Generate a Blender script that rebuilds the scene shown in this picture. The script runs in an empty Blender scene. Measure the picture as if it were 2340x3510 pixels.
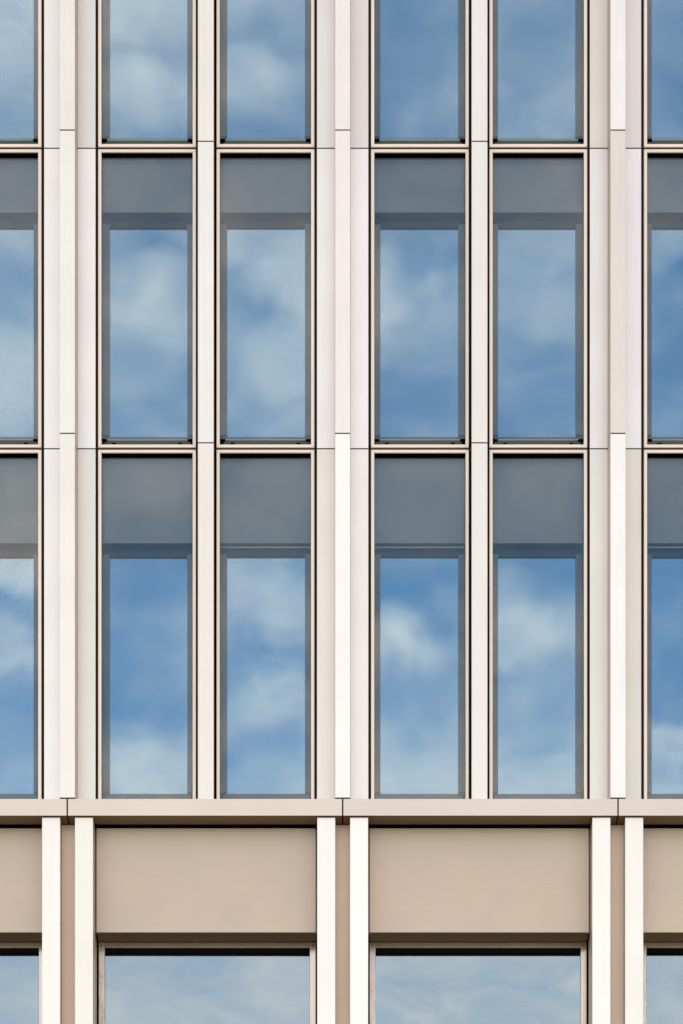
import bpy, math, random
from math import radians

random.seed(7)
S = bpy.context.scene
COL = S.collection

# ------------------------------------------------------------------ camera
EYE = 1.6                      # eye height above the street
D0 = 30.0                      # distance from the eye to the cladding plane (y = 0)
cam_d = bpy.data.cameras.new('camera')
cam = bpy.data.objects.new('camera', cam_d)
COL.objects.link(cam)
cam.location = (0.0, -D0, EYE)
cam.rotation_euler = (radians(90), 0, 0)
cam_d.sensor_fit = 'HORIZONTAL'
cam_d.sensor_width = 36.0
cam_d.lens = 130.75            # long shift lens, verticals kept parallel
cam_d.shift_x = -0.0017
cam_d.shift_y = 2.338
cam_d.clip_end = 5000
S.camera = cam

# ------------------------------------------------------------------ light
SUN_EL, SUN_ROT = 44.0, 24.0   # the sun stands behind the building: this front is in open shade
sun_d = bpy.data.lights.new('sun', 'SUN')
sun_d.energy = 3.5
sun_d.angle = radians(0.53)
sun_d.color = (1.0, 0.92, 0.82)
sun = bpy.data.objects.new('sun', sun_d)
COL.objects.link(sun)
sun.location = (20, 40, 60)
sun.rotation_euler = (radians(90 - SUN_EL), 0, radians(180 - SUN_ROT))

world = bpy.data.worlds.new('World')
S.world = world
world.use_nodes = True
S.view_settings.view_transform = 'Standard'
S.view_settings.look = 'None'
S.view_settings.gamma = 1.0
S.view_settings.use_curve_mapping = False
S.view_settings.exposure = 1.9
S.view_settings.use_white_balance = True        # the camera was balanced for the shade
S.view_settings.white_balance_temperature = 7350
S.view_settings.white_balance_tint = 2
S.cycles.use_adaptive_sampling = False
S.cycles.max_bounces = 6; S.cycles.diffuse_bounces = 3; S.cycles.glossy_bounces = 3
S.cycles.transmission_bounces = 2; S.cycles.transparent_max_bounces = 8
world.cycles.sampling_method = 'MANUAL'; world.cycles.sample_map_resolution = 256

# cloud cover of the sky the glass mirrors: rows are heights above the horizon, columns run from left to right
ROWS = [0, 60, 120, 170, 220, 300, 525, 570, 620, 670, 720, 770, 830, 880, 930, 965, 1000,
        1285, 1320, 1360, 1400, 1450, 1500, 1540, 1580, 1620, 1670, 1720, 1770, 1820, 2200, 2350]
COLS = {
    40:   [.75, .8, .75, .65, .5, .35, .6, .4, .3, .3, .4, .6, .8, .85, .8, .7, .6, .95, .8, .25, .3, .5, .6, .3, .2, .15, .2, .25, .35, .35, .7, .8],
    255:  [.75, .78, .45, .7, .72, .5, .35, .4, .65, .6, .65, .55, .45, .55, .4, .25, .4, .2, .15, .15, .25, .15, .15, .1, .1, .1, .25, .7, .85, .85, .7, .8],
    340:  [.8, .85, .45, .9, .85, .55, .2, .15, .6, .85, .7, .5, .4, .4, .25, .35, .55, .1, .1, .15, .3, .25, .25, .25, .2, .1, .45, .9, .95, .95, .65, .8],
    430:  [.75, .7, .5, .65, .6, .45, .3, .3, .45, .4, .6, .6, .4, .3, .4, .35, .5, .1, .1, .2, .35, .3, .35, .3, .2, .15, .6, .85, .85, .8, .65, .8],
    525:  [.6, .45, .35, .7, .5, .25, .55, .6, .6, .3, .3, .4, .4, .35, .5, .3, .25, .4, .8, .75, .6, .4, .2, .1, .25, .6, .55, .35, .15, .35, .65, .8],
    610:  [.75, .5, .3, .75, .5, .3, .5, .55, .75, .5, .15, .5, .65, .7, .5, .3, .4, .35, .65, .85, .75, .75, .3, .1, .35, .95, .75, .2, .5, .5, .7, .8],
    700:  [.6, .45, .3, .4, .3, .3, .6, .65, .75, .75, .6, .6, .65, .65, .6, .55, .5, .15, .35, .65, .75, .6, .3, .15, .35, .6, .55, .5, .75, .75, .7, .8],
    875:  [.2, .15, .12, .15, .2, .15, .2, .25, .5, .8, .9, .6, .35, .15, .1, .1, .2, .15, .1, .05, .05, .8, .85, .5, .25, .3, .6, .6, .8, .9, .7, .75],
    960:  [.22, .2, .18, .22, .3, .2, .25, .3, .25, .55, .65, .5, .35, .15, .15, .3, .35, .2, .1, .05, .1, .6, .9, .75, .3, .35, .55, .55, .8, .9, .7, .75],
    1050: [.25, .25, .25, .3, .35, .25, .3, .35, .2, .35, .45, .45, .35, .25, .25, .3, .35, .1, .05, .35, .25, .15, .4, .5, .25, .4, .65, .75, .75, .8, .7, .75],
    1145: [.35, .3, .3, .35, .4, .35, .35, .4, .4, .45, .45, .4, .3, .2, .25, .2, .2, .1, .35, .45, .8, .75, .6, .2, .4, .5, .55, .55, .85, .9, .7, .75],
    1232: [.4, .35, .3, .4, .45, .4, .4, .4, .4, .5, .5, .4, .25, .2, .2, .25, .3, .05, .1, .35, .8, .8, .55, .35, .5, .55, .5, .4, .85, .95, .7, .75],
    1322: [.4, .4, .35, .4, .45, .4, .5, .5, .45, .45, .45, .35, .3, .2, .15, .3, .4, .05, .05, .3, .55, .6, .3, .35, .35, .45, .55, .5, .75, .85, .7, .75],
    1535: [.3, .3, .25, .2, .2, .3, .4, .3, .1, .15, .2, .1, .05, .2, .3, .3, .2, .05, .05, .1, .25, .15, .05, .05, .05, .15, .75, .8, .45, .65, .65, .75],
}

WARP = .028
CLOUD_L = (5.1, 4.3, 4.5, 1)
def build_world():
    nt = world.node_tree; N = nt.nodes; L = nt.links
    N.clear()
    out = N.new('ShaderNodeOutputWorld'); bg = N.new('ShaderNodeBackground')
    bg.inputs[1].default_value = 0.11
    L.new(bg.outputs[0], out.inputs[0])
    sky = N.new('ShaderNodeTexSky'); sky.sky_type = 'NISHITA'; sky.sun_disc = False
    sky.sun_elevation = radians(SUN_EL); sky.sun_rotation = radians(SUN_ROT)
    sky.altitude = 100; sky.air_density = 1.0; sky.dust_density = 0.15; sky.ozone_density = 0.9
    tc = N.new('ShaderNodeTexCoord')
    def math_(op, a, b=None, clamp=False):
        n = N.new('ShaderNodeMath'); n.operation = op; n.use_clamp = clamp
        for i, v in enumerate((a, b)):
            if v is None: continue
            if isinstance(v, (int, float)): n.inputs[i].default_value = v
            else: L.new(v, n.inputs[i])
        return n.outputs[0]
    def vmath(op, a, b=None):
        n = N.new('ShaderNodeVectorMath'); n.operation = op
        for i, v in enumerate((a, b)):
            if v is None: continue
            if isinstance(v, tuple): n.inputs[i].default_value = v
            else: L.new(v, n.inputs[i])
        return n
    d = vmath('NORMALIZE', tc.outputs['Generated']).outputs[0]
    # ragged edges: bend the direction by a fine noise
    wn = N.new('ShaderNodeTexNoise'); wn.inputs['Scale'].default_value = 44; wn.inputs['Detail'].default_value = 5
    wn.inputs['Roughness'].default_value = .55
    L.new(d, wn.inputs['Vector'])
    wv = vmath('SUBTRACT', wn.outputs['Color'], (.5, .5, .5)).outputs[0]
    sc = N.new('ShaderNodeVectorMath'); sc.operation = 'SCALE'; L.new(wv, sc.inputs[0]); sc.inputs['Scale'].default_value = WARP
    dw = vmath('ADD', d, sc.outputs[0]).outputs[0]
    sep = N.new('ShaderNodeSeparateXYZ'); L.new(dw, sep.inputs[0])
    fwd = math_('MAXIMUM', math_('MULTIPLY', sep.outputs[1], -1.0), .05)
    u = math_('DIVIDE', sep.outputs[0], fwd); v = math_('DIVIDE', sep.outputs[2], fwd)
    def maprange(src, a, b, lo=0.0, hi=1.0, typ='SMOOTHSTEP'):
        n = N.new('ShaderNodeMapRange'); n.interpolation_type = typ; L.new(src, n.inputs[0])
        for i, x in enumerate((a, b, lo, hi)): n.inputs[i + 1].default_value = x
        return n.outputs[0]
    V0, V1 = .425, .865
    t = maprange(v, V0, V1, typ='LINEAR')
    xs = sorted(COLS)
    total = None
    for k in range(0, len(xs), 3):
        grp = xs[k:k + 3]
        cr = N.new('ShaderNodeValToRGB'); ramp = cr.color_ramp; ramp.interpolation = 'EASE'
        L.new(t, cr.inputs[0])
        stops = []
        for r in range(len(ROWS)):
            pos = ((4842.0 - ROWS[r]) / 5695.0 - V0) / (V1 - V0)
            stops.append((pos, [COLS[g][r] for g in grp] + [0] * (3 - len(grp))))
        stops.sort()
        while len(ramp.elements) < len(stops): ramp.elements.new(1.0)
        for el, (pos, c) in zip(ramp.elements, stops):
            el.position = pos
        for el, (pos, c) in zip(ramp.elements, stops):
            el.color = (*c, 1)
        sp = N.new('ShaderNodeSeparateColor'); L.new(cr.outputs[0], sp.inputs[0])
        for q, g in enumerate(grp):
            ug = (g - 786.6) / 5695.0
            if total is None: total = sp.outputs[q]
            else:
                mx = N.new('ShaderNodeMix'); mx.data_type = 'FLOAT'
                L.new(maprange(u, prev, ug), mx.inputs[0]); L.new(total, mx.inputs[2]); L.new(sp.outputs[q], mx.inputs[3])
                total = mx.outputs[0]
            prev = ug
    # the same kind of broken cloud over the whole sky
    st = vmath('MULTIPLY', d, (1, 1, 1.7)).outputs[0]
    n1 = N.new('ShaderNodeTexNoise'); n1.inputs['Scale'].default_value = 9; n1.inputs['Detail'].default_value = 5
    n1.inputs['Roughness'].default_value = .6; n1.inputs['Distortion'].default_value = .3
    L.new(st, n1.inputs['Vector'])
    near = math_('MULTIPLY', maprange(math_('ABSOLUTE', u), .16, .24, 1, 0), math_('MULTIPLY', maprange(v, .36, .42), maprange(v, .87, .95, 1, 0)))
    cover = maprange(n1.outputs[0], .34, .68)
    n2 = N.new('ShaderNodeTexNoise'); n2.inputs['Scale'].default_value = 34; n2.inputs['Detail'].default_value = 5
    n2.inputs['Roughness'].default_value = .6; n2.inputs['Distortion'].default_value = .6
    st2 = vmath('MULTIPLY', d, (1, 1, 2.3)).outputs[0]
    L.new(st2, n2.inputs['Vector'])
    wisps = math_('ADD', math_('MULTIPLY', math_('SUBTRACT', n1.outputs[0], .5), .4), math_('MULTIPLY', math_('SUBTRACT', n2.outputs[0], .5), 1.3))
    mx = N.new('ShaderNodeMix'); mx.data_type = 'FLOAT'
    L.new(near, mx.inputs[0]); L.new(cover, mx.inputs[2]); L.new(math_('ADD', total, math_('MULTIPLY', wisps, math_('ADD', total, .3))), mx.inputs[3])
    fac = math_('MULTIPLY', math_('MAXIMUM', mx.outputs[0], 0.0), .9, True)
    mix = N.new('ShaderNodeMix'); mix.data_type = 'RGBA'
    L.new(maprange(fac, .02, .95, 0, .95, 'LINEAR'), mix.inputs[0]); L.new(sky.outputs[0], mix.inputs[6])
    mix.inputs[7].default_value = CLOUD_L      # cloud radiance on the scale of the sky
    L.new(mix.outputs[2], bg.inputs[0])
build_world()

# ------------------------------------------------------------------ materials
def principled(name):
    m = bpy.data.materials.new(name); m.use_nodes = True
    return m, m.node_tree, m.node_tree.nodes['Principled BSDF']

def metal(name, col, metallic=.35, rough=.42, grain=(70, 70, 1.2), var=.022, blotch=.03, bump=.0):
    """satin anodised sheet: fine drawn grain, faint clouding, the sheet's own tint from the object colour"""
    m, nt, b = principled(name); N, L = nt.nodes, nt.links
    tc = N.new('ShaderNodeTexCoord'); oi = N.new('ShaderNodeObjectInfo')
    mp = N.new('ShaderNodeMapping'); mp.inputs['Scale'].default_value = grain
    L.new(tc.outputs['Object'], mp.inputs[0])
    g = N.new('ShaderNodeTexNoise'); g.noise_dimensions = '4D'; g.inputs['Scale'].default_value = 1.0; g.inputs['Detail'].default_value = 5
    L.new(mp.outputs[0], g.inputs['Vector'])
    w = N.new('ShaderNodeMath'); w.operation = 'MULTIPLY'; w.inputs[1].default_value = 50
    L.new(oi.outputs['Random'], w.inputs[0]); L.new(w.outputs[0], g.inputs['W'])
    c = N.new('ShaderNodeTexNoise'); c.noise_dimensions = '4D'; c.inputs['Scale'].default_value = 1.3; c.inputs['Detail'].default_value = 4
    L.new(tc.outputs['Object'], c.inputs['Vector']); L.new(w.outputs[0], c.inputs['W'])
    def rng(src, lo, hi):
        r = N.new('ShaderNodeMapRange'); r.inputs[1].default_value = .3; r.inputs[2].default_value = .7
        r.inputs[3].default_value = lo; r.inputs[4].default_value = hi; L.new(src, r.inputs[0]); return r.outputs[0]
    k = N.new('ShaderNodeMath'); k.operation = 'MULTIPLY'
    L.new(rng(g.outputs[0], 1 - var, 1 + var), k.inputs[0]); L.new(rng(c.outputs[0], 1 - blotch, 1 + blotch), k.inputs[1])
    base = N.new('ShaderNodeMix'); base.data_type = 'RGBA'; base.blend_type = 'MULTIPLY'; base.inputs[0].default_value = 1
    base.inputs[6].default_value = (*col, 1); L.new(oi.outputs['Color'], base.inputs[7])
    v = N.new('ShaderNodeVectorMath'); v.operation = 'SCALE'
    L.new(base.outputs[2], v.inputs[0]); L.new(k.outputs[0], v.inputs['Scale'])
    L.new(v.outputs[0], b.inputs['Base Color'])
    b.inputs['Metallic'].default_value = metallic
    L.new(rng(g.outputs[0], rough - .05, rough + .05), b.inputs['Roughness'])
    bp = N.new('ShaderNodeBump'); bp.inputs['Strength'].default_value = .5; bp.inputs['Distance'].default_value = .004 + bump
    L.new(c.outputs[0], bp.inputs['Height']); L.new(bp.outputs[0], b.inputs['Normal'])
    return m

def plain(name, col, rough=.6, metallic=0.0, var=.08, scale=6, spec=.5):
    m, nt, b = principled(name); N, L = nt.nodes, nt.links
    tc = N.new('ShaderNodeTexCoord')
    n = N.new('ShaderNodeTexNoise'); n.inputs['Scale'].default_value = scale; n.inputs['Detail'].default_value = 5
    L.new(tc.outputs['Object'], n.inputs['Vector'])
    r = N.new('ShaderNodeMapRange'); r.inputs[1].default_value = .3; r.inputs[2].default_value = .7
    r.inputs[3].default_value = 1 - var; r.inputs[4].default_value = 1 + var; L.new(n.outputs[0], r.inputs[0])
    v = N.new('ShaderNodeVectorMath'); v.operation = 'SCALE'; v.inputs[0].default_value = col
    L.new(r.outputs[0], v.inputs['Scale']); L.new(v.outputs[0], b.inputs['Base Color'])
    b.inputs['Roughness'].default_value = rough; b.inputs['Metallic'].default_value = metallic
    b.inputs['Specular IOR Level'].default_value = spec
    return m

def glass(name, refl, tint, gl_tint=(1, 1, 1), wave=.0018, wscale=.75):
    """sheet glass: mirror reflection over a see-through body, with the slight waviness of float glass"""
    m = bpy.data.materials.new(name); m.use_nodes = True
    nt = m.node_tree; N, L = nt.nodes, nt.links; N.clear()
    out = N.new('ShaderNodeOutputMaterial'); mx = N.new('ShaderNodeMixShader')
    tr = N.new('ShaderNodeBsdfTransparent'); tr.inputs[0].default_value = (*tint, 1)
    gl = N.new('ShaderNodeBsdfGlossy'); gl.inputs['Roughness'].default_value = 0.0; gl.inputs[0].default_value = (*gl_tint, 1)
    fr = N.new('ShaderNodeLayerWeight'); fr.inputs[0].default_value = .25
    f = N.new('ShaderNodeMapRange'); f.inputs[3].default_value = refl; f.inputs[4].default_value = min(1, refl + .5)
    L.new(fr.outputs['Fresnel'], f.inputs[0]); L.new(f.outputs[0], mx.inputs[0])
    L.new(tr.outputs[0], mx.inputs[1]); L.new(gl.outputs[0], mx.inputs[2]); L.new(mx.outputs[0], out.inputs[0])
    tc = N.new('ShaderNodeTexCoord'); oi = N.new('ShaderNodeObjectInfo')
    w = N.new('ShaderNodeMath'); w.operation = 'MULTIPLY'; w.inputs[1].default_value = 12; L.new(oi.outputs['Random'], w.inputs[0])
    n = N.new('ShaderNodeTexNoise'); n.noise_dimensions = '4D'; n.inputs['Scale'].default_value = wscale; n.inputs['Detail'].default_value = 1
    L.new(tc.outputs['Object'], n.inputs['Vector']); L.new(w.outputs[0], n.inputs['W'])
    bp = N.new('ShaderNodeBump'); bp.inputs['Strength'].default_value = 1; bp.inputs['Distance'].default_value = wave
    L.new(n.outputs[0], bp.inputs['Height']); L.new(bp.outputs[0], gl.inputs['Normal'])
    return m

M = {}
M['white'] = metal('white_anodised_sheet', (.84, .79, .72), metallic=.45, rough=.38)
M['cream'] = metal('cream_anodised_frame', (.88, .74, .62), metallic=.3, rough=.4)
M['ledge'] = metal('champagne_ledge_sheet', (.75, .645, .545), grain=(1.0, 60, 60))
M['taupe'] = metal('taupe_coated_sheet', (.62, .49, .38), metallic=.15, rough=.5, grain=(.8, 40, 60), var=.025, blotch=.03)
M['jamb'] = metal('champagne_frame_profile', (.66, .56, .47), metallic=.75, rough=.22, bump=.02)
M['jamb_reflection'] = metal('mottled_reflection_profile', (.62, .53, .44), metallic=.5, rough=.3, grain=(22, 22, 7), var=.2, blotch=.08)  # mottled reflection painted as colour variation
M['return'] = metal('taupe_side_tone', (.52, .42, .345), metallic=.3, rough=.45)  # darker tone for the side faces of fins and mullions
M['soffit'] = metal('brown_soffit_shade', (.22, .145, .08), metallic=.2, rough=.5, grain=(1, 40, 40))  # underside shade and brown bounce put into the colour; lower slots reuse it
M['slot'] = plain('dark_bronze_slot', (.034, .021, .014), .6, spec=.15)
M['black'] = plain('black_gasket', (.006, .0042, .003), .8, spec=.05)
M['screw'] = plain('dark_screw_steel', (.008, .008, .008), .35, .6)
M['spandrel'] = plain('grey_enamelled_panel', (.150, .158, .162), .45, var=.03, scale=2)
M['sash'] = plain('grey_sash_coating', (.11, .098, .088), .45, var=.04)
M['head'] = plain('brown_head_shade', (.03, .026, .023), .5, spec=.3)  # shade under the spandrel box painted in; also on the pane's top edge
M['rail'] = plain('pale_blind_rail', (.42, .42, .42), .4)
M['edge'] = plain('green_glass_edge', (.55, .85, .68), .2)
def lit_edge(m):
    nt = m.node_tree; N, L = nt.nodes, nt.links
    tl = N.new('ShaderNodeBsdfTranslucent'); tl.inputs[0].default_value = (.62, .95, .76, 1)
    mx = N.new('ShaderNodeMixShader'); mx.inputs[0].default_value = .75
    out = [n for n in N if n.type == 'OUTPUT_MATERIAL'][0]
    L.new(N['Principled BSDF'].outputs[0], mx.inputs[1]); L.new(tl.outputs[0], mx.inputs[2]); L.new(mx.outputs[0], out.inputs[0])
lit_edge(M['edge'])
M['pane'] = glass('clear_outer_glass', .046, (.93, .95, .95), (.82, .95, 1.0))
M['coated'] = glass('coated_inner_glass', .41, (.5, .55, .55), (.53, .785, .975))
M['wide'] = glass('coated_wide_glass', .32, (.45, .5, .5), (.645, .85, .955))
M['room'] = plain('dim_interior_plaster', (.10, .10, .10), .8)
M['concrete'] = plain('grey_concrete', (.22, .21, .20), .8, var=.15, scale=1.5)
M['asphalt'] = plain('dark_street_asphalt', (.085, .08, .075), .85, var=.25, scale=3)  # dark asphalt of the street, below the view

# ------------------------------------------------------------------ mesh helpers
MESH = {}
def mesh_from(key, verts, faces, mats, idx=None):
    if key in MESH: return MESH[key]
    me = bpy.data.meshes.new(key if isinstance(key, str) else key[0])
    me.from_pydata(verts, [], faces)
    for m in mats: me.materials.append(m)
    if idx:
        for p, i in zip(me.polygons, idx): p.material_index = i
    me.update()
    MESH[key] = me
    return me

def box_geo(b, verts, faces):
    x0, x1, y0, y1, z0, z1 = b
    o = len(verts)
    verts += [(x0, y0, z0), (x1, y0, z0), (x1, y1, z0), (x0, y1, z0), (x0, y0, z1), (x1, y0, z1), (x1, y1, z1), (x0, y1, z1)]
    faces += [tuple(o + i for i in f) for f in ((0, 1, 5, 4), (1, 2, 6, 5), (2, 3, 7, 6), (3, 0, 4, 7), (4, 5, 6, 7), (3, 2, 1, 0))]

def chamfer_geo(b, c, verts, faces):
    """box whose front vertical edges are eased by c"""
    x0, x1, y0, y1, z0, z1 = b
    o = len(verts)
    prof = [(x0, y1), (x0, y0 + c), (x0 + c, y0), (x1 - c, y0), (x1, y0 + c), (x1, y1)]
    n = len(prof)
    verts += [(x, y, z0) for x, y in prof] + [(x, y, z1) for x, y in prof]
    for i in range(n):
        j = (i + 1) % n
        faces.append((o + i, o + j, o + n + j, o + n + i))
    faces.append(tuple(o + i for i in reversed(range(n)))); faces.append(tuple(o + n + i for i in range(n)))

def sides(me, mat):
    """give the faces that look left and right a second, darker material"""
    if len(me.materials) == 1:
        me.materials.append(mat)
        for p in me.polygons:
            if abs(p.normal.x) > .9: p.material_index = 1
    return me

def rnd(b): return tuple(round(v, 4) for v in b)

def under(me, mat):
    """give the downward faces a darker colour with their shade painted in"""
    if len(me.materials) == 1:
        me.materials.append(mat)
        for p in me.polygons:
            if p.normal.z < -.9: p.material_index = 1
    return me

def boxes(name, bs, mat, chamfer=0):
    key = (name, tuple(rnd(b) for b in bs), mat.name, chamfer)
    v, f = [], []
    for b in bs: (chamfer_geo(b, chamfer, v, f) if chamfer else box_geo(b, v, f))
    return mesh_from(key, v, f, [mat])

def add(name, me, parent, loc=(0, 0, 0), rot=(0, 0, 0), color=None, label=None, kind=None):
    o = bpy.data.objects.new(name, me)
    COL.objects.link(o)
    o.parent = parent; o.location = loc; o.rotation_euler = rot
    if color: o.color = (*color, 1)
    if label: o['label'] = label
    if kind: o['kind'] = kind
    return o

def member(name, L, w, d0, d1, mat, along, flip=False):
    """one mitred frame member of length L; its outer edge lies on the origin axis, width grows inwards"""
    key = (name, round(L, 4), w, d0, d1, mat.name, along, flip)
    g = .0012; e = .005
    prof = [(0, d1), (0, d0 + e), (e, d0), (w - e, d0), (w, d0 + e), (w, d1)]
    v, f = [], []
    for end in (0, 1):
        for u, y in prof:
            s = (u + g) if end == 0 else (L - u - g)
            uu = -u if flip else u
            v.append((s, y, uu) if along == 'x' else (uu, y, s))
    n = len(prof)
    for i in range(n):
        j = (i + 1) % n
        f.append((i, j, n + j, n + i))
    f.append(tuple(range(n))); f.append(tuple(n + i for i in reversed(range(n))))
    return mesh_from(key, v, f, [mat])

# ------------------------------------------------------------------ setting
ground = add('ground', mesh_from('ground', [(-1500, -1500, 0), (1500, -1500, 0), (1500, 1500, 0), (-1500, 1500, 0)], [(0, 1, 2, 3)], [M['asphalt']]), None)
ground['kind'] = 'structure'
ground['label'] = 'dark street asphalt in front of the building'

# ------------------------------------------------------------------ the building
BLD = bpy.data.objects.new('office_building', None)
COL.objects.link(BLD)
BLD['label'] = 'pale champagne metal office facade with tall paired windows above a wide glazed storey'
BLD['category'] = 'building'

BAY = 3.30
FINS = (-2, -1, 0, 1, 2)
BAYS = (-2, -1, 0, 1)
Z = lambda h: EYE + h
J_TOP, J_UP, J_LOW, Z_BASE = Z(27.344), Z(23.711), Z(20.077), Z(15.50)   # storey joints
LEDGE_T, LEDGE_B = Z(15.696), Z(15.497)
FIN_D = .276
rows = [('top', J_UP, J_TOP, .704), ('mid', J_LOW, J_UP, .704), ('low', Z(15.58), J_LOW, 1.083)]

# fins, recessed cladding panels and slots -------------------------------------------------
fin_tint = {(-1, 'top'): (.985, .975, .96), (-1, 'mid'): (1.03, 1.015, 1.0), (-1, 'low'): (1.03, 1.01, .985),
            (0, 'top'): (1.02, 1.0, .99), (0, 'mid'): (1.03, 1.01, .985), (0, 'low'): (1.1, 1.1, 1.09),
            (1, 'top'): (1.04, 1.04, 1.04), (1, 'mid'): (.90, .865, .815), (1, 'low'): (1.08, 1.09, 1.10)}
pan_tint = {(-1, -1, 'top'): (1.03, 1.04, 1.06), (-1, 1, 'top'): (.90, .885, .88), (-1, -1, 'mid'): (1.04, 1.05, 1.07), (-1, 1, 'mid'): (1.03, 1.05, 1.08),
            (-1, -1, 'low'): (1.05, 1.05, 1.06), (-1, 1, 'low'): (.93, .915, .90),
            (0, -1, 'top'): (.96, .94, .94), (0, 1, 'top'): (.90, .89, .91), (0, -1, 'mid'): (1.04, 1.03, 1.04), (0, 1, 'mid'): (1.05, 1.07, 1.12),
            (0, -1, 'low'): (.97, .94, .91), (0, 1, 'low'): (1.02, 1.02, 1.04),
            (1, -1, 'top'): (.90, .86, .83), (1, 1, 'top'): (.88, .86, .87), (1, -1, 'mid'): (1.0, .985, .99), (1, 1, 'mid'): (.98, .99, 1.04),
            (1, -1, 'low'): (.96, .935, .92), (1, 1, 'low'): (.87, .835, .80)}
def jit(c, a=.012): return tuple(v + random.uniform(-a, a) for v in c)

for i in FINS:
    xc = i * BAY
    for rn, z0, z1, sp in rows:
        g = .0075
        fz0 = (LEDGE_T + .018) if rn == 'low' else z0 + g
        h = z1 - g - fz0
        lab = 'beige tinted section of a projecting fin' if (i, rn) == (1, 'mid') else None
        f_ = add('fin', sides(boxes('fin', [(-.091, .091, -FIN_D, .02, 0, h)], M['white'], .003), M['return']), BLD, (xc, 0, fz0),
            color=fin_tint.get((i, rn), jit((1, .985, .97))), label=lab)
        add('joint_seal', boxes('fin_seal', [(-.0885, .0885, -FIN_D + .003, .018, -.0155, -.0005)], M['slot']), f_)
        if rn == 'low': f_.children[0].scale.z = 1.35
        pz0 = z0 + g if rn != 'low' else LEDGE_B + .05
        h = z1 - g - pz0
        for s in (-1, 1):
            p_ = add('cladding_panel', boxes('cladding_panel', [(-.1088, .1088, 0, .03, 0, h)], M['white'], .002), BLD,
                (xc + s * .2018, 0, pz0), color=tuple(1.04 * c for c in pan_tint.get((i, s, rn), jit((1, .99, .985), .03))))
            if rn != 'low': add('joint_seal', boxes('panel_seal', [(-.107, .107, .003, .03, -.0155, -.0005)], M['slot']), p_)
    # dark slots either side, one strip over the full height
    zb, zt = LEDGE_B + .05, J_TOP
    for s in (-1, 1):
        st = add('slot_backing', boxes('slot_backing', [(-.03, .03, .045, .06, 0, zt - zb)], M['slot'], 0), BLD, (xc + s * .326, 0, zb))
        v, f = [], []
        z = .2
        while z < zt - zb:
            box_geo((-.007, .007, .036, .0445, z - .007, z + .007), v, f)
            z += .335
        add('screws', mesh_from(('screws', s), v, f, [M['screw']]), st, kind='stuff')
    # pier behind the cladding
    add('wall_pier', boxes('wall_pier', [(-.40, .40, .21, .5, 0, zt - zb)], M['black']), BLD, (xc, 0, zb))

# mullions between the paired windows -------------------------------------------------------
mul_tint = {(-1, 'top'): (1.0, .98, .96), (-1, 'mid'): (1.02, 1.01, 1.0), (-1, 'low'): (.99, .965, .94),
            (0, 'top'): (1.0, .99, .99), (0, 'mid'): (.99, .975, .96), (0, 'low'): (.99, .975, .965)}
for b in BAYS:
    xc = (b + .5) * BAY
    for rn, z0, z1, sp in rows:
        zz = z0 + .0075 if rn != 'low' else LEDGE_B + .05
        h = z1 - .0075 - zz
        m_ = add('mullion', sides(boxes('mullion', [(-.095, .095, -.107, .03, 0, h)], M['white'], .003), M['return']), BLD, (xc, 0, zz),
            color=mul_tint.get((b, rn), jit((1, .98, .96))))
        if rn != 'low': add('joint_seal', boxes('mullion_seal', [(-.0925, .0925, -.104, .03, -.0155, -.0005)], M['slot']), m_)
    zb = LEDGE_B + .05
    add('wall_pier', boxes('wall_pier', [(-.20, .20, .21, .5, 0, J_TOP - zb), (-.13, .13, .12, .209, 0, J_TOP - zb)], M['black']), BLD, (xc, 0, zb))

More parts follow.
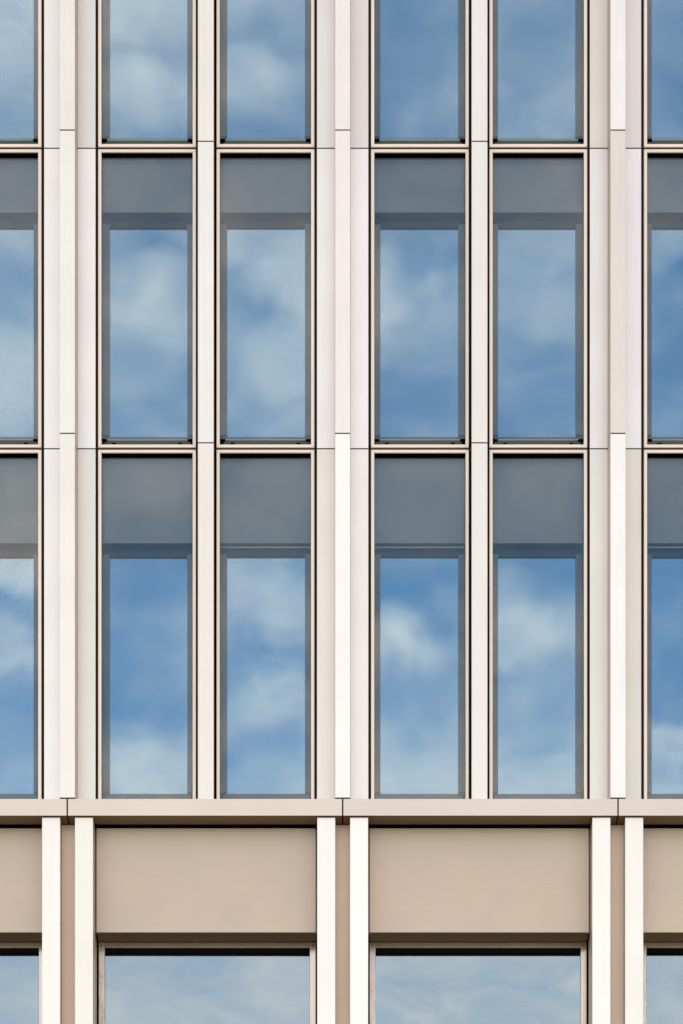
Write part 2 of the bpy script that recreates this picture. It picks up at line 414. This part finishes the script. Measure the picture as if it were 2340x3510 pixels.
# tall windows ---------------------------------------------------------------------------------
FW, FH = 1.184, .0406        # frame outer width, member width
def tall_window(xc, rn, z0, z1, sp, rail):
    lo = (z0 + .0115) if rn != 'low' else z0
    hi = z1 - .0115
    H = hi - lo
    hw = FW / 2
    iw = hw - FH
    tops = H - FH            # underside of the head
    # the window itself: the deep box of the opening (black head lining, grey side linings, sill)
    v, f = [], []
    box_geo((-hw, hw, .0085, .21, tops, H), v, f)
    box_geo((-hw, -iw, .0085, .21, FH + .002, tops - .001), v, f)
    box_geo((iw, hw, .0085, .21, FH + .002, tops - .001), v, f)
    box_geo((-hw, hw, .0085, .21, 0, FH), v, f)
    me = mesh_from(('window', round(H, 4)), v, f, [M['black'], M['sash']], [0] * 6 + [1] * 18)
    w = add('window', me, BLD, (xc, 0, lo))
    k_ = random.uniform(.98, 1.05); cr = (k_, k_ * .995, k_ * .98)
    fr = M['cream']
    add('frame_member', member('frame_head', FW, FH, -.004, .008, fr, 'x', True), w, (-hw, 0, H), color=cr)
    add('frame_member', member('frame_sill', FW, FH, -.004, .008, fr, 'x'), w, (-hw, 0, 0), color=cr)
    add('frame_member', member('frame_stile_a', H, FH, -.004, .008, fr, 'z'), w, (-hw, 0, 0), color=cr)
    add('frame_member', member('frame_stile_b', H, FH, -.004, .008, fr, 'z', True), w, (hw, 0, 0), color=cr)
    # spandrel box behind the outer pane
    sb = (z1 - sp) - lo
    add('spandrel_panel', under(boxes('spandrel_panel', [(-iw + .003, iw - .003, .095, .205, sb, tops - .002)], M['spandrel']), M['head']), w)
    # inner sash
    gw, gb, gt = .475, .284 - .0105, (z1 - sp) - lo - .084
    if rn == 'low': gb = Z(16.015) + .0 - lo
    sm = M['sash']
    add('sash_rail', boxes('sash_top', [(-iw, iw, .2105, .27, gt, gt + .3)], M['head']), w)  # rail colour carries the shade cast by the box above
    add('sash_rail', boxes('sash_bottom', [(-iw, iw, .2105, .27, 0, gb)], sm), w)
    add('sash_stile', boxes('sash_stile', [(-iw, -gw, .175, .27, gb, gt)], sm), w)
    add('sash_stile', boxes('sash_stile', [(gw, iw, .175, .27, gb, gt)], sm), w)
    def tilt(a): return (radians(random.gauss(0, a)), 0, radians(random.gauss(0, a)))
    hh = (gt - gb) / 2
    add('inner_pane', boxes('inner_pane', [(-gw - .01, gw + .01, 0, .006, -hh - .01, hh + .01)], M['coated']), w,
        (0, .235, gb + hh), tilt(.04))
    # outer pane with bare green edge, open slits above and below
    pb, pt = .140 - .0105, tops - .033
    if rn == 'low': pb = .2
    hp = (pt - pb) / 2
    vv, ff = [], []
    box_geo((-iw + .004, iw - .004, -.008, .008, -hp, hp), vv, ff)
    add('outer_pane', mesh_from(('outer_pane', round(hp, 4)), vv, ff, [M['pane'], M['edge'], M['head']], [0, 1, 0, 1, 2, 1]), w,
        (0, .05, pb + hp), tilt(.05))
    if rn != 'low':
        for s in (-1, 1):
            add('pane_bracket', boxes('pane_bracket', [(-.032, .032, .03, .066, -.014, 0)], M['black']), w, (s * (iw - .0325), 0, pb - .001))
            if rn == 'mid':
                add('clip', boxes('clip', [(-.025, .025, .002, .03, 0, .028)], M['black']), w, (s * .40, .01, FH + .001))
    if rail:
        add('blind_rail', boxes('blind_rail', [(-iw + .004, iw - .004, .15, .165, sb - .02, sb - .004)], M['rail']), w)
    return w

for b in BAYS:
    for k, s in enumerate((-1, 1)):
        xc = (b + .5) * BAY + s * (.1236 + FW / 2)
        for rn, z0, z1, sp in rows:
            rail = rn == 'low' and (b, s) in ((-1, 1), (0, -1), (1, -1))
            tall_window(xc, rn, z0, z1, sp, rail)
    # slot backing between stacked frames
    for zj in (J_UP, J_LOW, J_TOP):
        add('slot_backing', boxes('slot_backing', [(-1.31, 1.31, .0085, .06, -.0105, .0105)], M['slot']), BLD, ((b + .5) * BAY, 0, zj))

# ledge ---------------------------------------------------------------------------------------
led_tint = {-2: (1.0, .985, .96), -1: (1.0, .99, .965), 0: (.97, .97, .975), 1: (.96, .96, .965)}
for b in BAYS:
    g = .009
    hgt = LEDGE_T - LEDGE_B
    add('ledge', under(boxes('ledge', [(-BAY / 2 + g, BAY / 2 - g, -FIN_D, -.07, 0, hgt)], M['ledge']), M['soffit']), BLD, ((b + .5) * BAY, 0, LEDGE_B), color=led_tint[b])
for i in FINS:
    add('joint_seal', boxes('ledge_seal', [(-.012, .012, -FIN_D + .008, -.071, .004, hgt - .004)], M['black']), BLD, (i * BAY, 0, LEDGE_B))
add('ledge_support', boxes('ledge_support', [(-2 * BAY, 2 * BAY, -.069, .03, .01, .19)], M['black']), BLD, (0, 0, LEDGE_B))

# lower storey: twin fins, recessed strips, deep spandrels, wide windows ----------------------
LOW_B = Z(10.6)
tw_tint = {(-1, -1): (1.08, 1.07, 1.05), (-1, 1): (1.04, 1.02, .985), (0, -1): (1.07, 1.06, 1.05), (0, 1): (1.13, 1.13, 1.12),
           (1, -1): (1.08, 1.07, 1.05), (1, 1): (1.06, 1.045, 1.015)}
for i in FINS:
    xc = i * BAY
    h = Z(15.485) - LOW_B
    for s in (-1, 1):
        add('pilaster_fin', sides(boxes('pilaster_fin', [(-.1085, .1085, -.25, .22, 0, h)], M['white'], .003), M['return']), BLD, (xc + s * .197, 0, LOW_B),
            color=tw_tint.get((i, s), jit((1.05, 1.03, 1.0))))
    add('recessed_strip', boxes('recessed_strip', [(-.0875, .0875, -.08, -.06, 0, h)], M['taupe']), BLD, (xc, 0, LOW_B), color=(1.2, 1.16, 1.14))
    add('wall_pier', boxes('wall_pier', [(-.45, .45, .30, .5, 0, h)], M['black']), BLD, (xc, 0, LOW_B))
SP_B = Z(14.214)
for b in BAYS:
    xc = (b + .5) * BAY
    hw = BAY / 2 - .3275
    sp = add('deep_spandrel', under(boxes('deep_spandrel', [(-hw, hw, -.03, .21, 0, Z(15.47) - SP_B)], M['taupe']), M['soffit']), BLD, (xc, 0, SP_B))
    add('slot_backing', boxes('slot_backing', [(-.03, .03, .0, .02, 0, 1.25)], M['soffit']), sp, (-hw - .031, 0, 0))
    add('slot_backing', boxes('slot_backing', [(-.03, .03, .0, .02, 0, 1.25)], M['soffit']), sp, (hw + .031, 0, 0))
    # wide window
    wt, wb = SP_B - .004, LOW_B
    jw, hh = .075, .068
    hH = wt - wb
    v, f = [], []
    box_geo((-hw + jw, hw - jw, .221, .36, hH - hh - .06, hH - hh - .0005), v, f)
    box_geo((-hw, hw, .3005, .36, hH - hh, hH), v, f)
    w = add('wide_window', mesh_from('wide_window', v, f, [M['black']]), BLD, (xc, 0, wb))
    # the dark rebate above the glass steps back from the head
    add('frame_member', boxes('wide_head', [(-hw + jw + .001, hw - jw - .001, .219, .30, hH - hh, hH)], M['jamb']), w)
    for s in (-1, 1):
        j = add('frame_member', boxes('wide_jamb', [(-jw / 2, jw / 2, .217, .31, 0, hH - .001)], M['jamb_reflection'] if s < 0 else M['jamb'], .004), w, (s * (hw - jw / 2), 0, 0),
                label='side frame piece with a mottled reflection painted in' if s < 0 else None)
        add('screw', boxes('frame_screw', [(-.007, .007, .210, .2165, -.007, .007)], M['screw']), j, (0, 0, hH - .04))
    add('frame_member', boxes('wide_sill', [(-hw + jw + .001, hw - jw - .001, .219, .30, 0, hh)], M['jamb']), w)
    gh = (hH - hh - .06 - hh) / 2
    add('wide_pane', boxes('wide_pane', [(-hw + jw, hw - jw, 0, .008, -gh, gh)], M['wide']), w, (0, .262, hh + gh), (radians(random.gauss(0, .05)), 0, radians(random.gauss(0, .05))))

# body of the building ------------------------------------------------------------------------
W = 2 * BAY
for zf, t in ((J_TOP, .4), (J_UP, .3), (J_LOW, .3), (LEDGE_B + .2, .5), (LOW_B, .4)):
    add('floor_slab', boxes('floor_slab', [(-W, W, .51, 8.0, -t, 0)], M['room']), BLD, (0, 0, zf))
add('interior_wall', boxes('interior_wall', [(-W, W, 7.0, 7.2, 0, J_TOP - .41 - LOW_B)], M['room']), BLD, (0, 0, LOW_B + .001))
for s in (-1, 1):
    add('side_wall', boxes('side_wall', [(-.15, .15, .05, 14, 0, J_TOP + .3 - LOW_B)], M['concrete']), BLD, (s * (W + .48), 0, LOW_B))
add('roof_slab', boxes('roof_slab', [(-W - .7, W + .7, -.3, 14, 0, .35)], M['concrete']), BLD, (0, 0, J_TOP + .3))
add('base_wall', boxes('base_wall', [(-W - .63, W + .63, -.2, 14, 0, LOW_B - .001)], M['concrete']), BLD, (0, 0, 0))
add('rear_wall', boxes('rear_wall', [(-W - .33, W + .33, 13.7, 13.99, 0, J_TOP + .3 - LOW_B)], M['concrete']), BLD, (0, 0, LOW_B))
add('wall_head', boxes('wall_head', [(-W - .33, W + .33, -.05, .4, .02, .299)], M['white']), BLD, (0, 0, J_TOP))
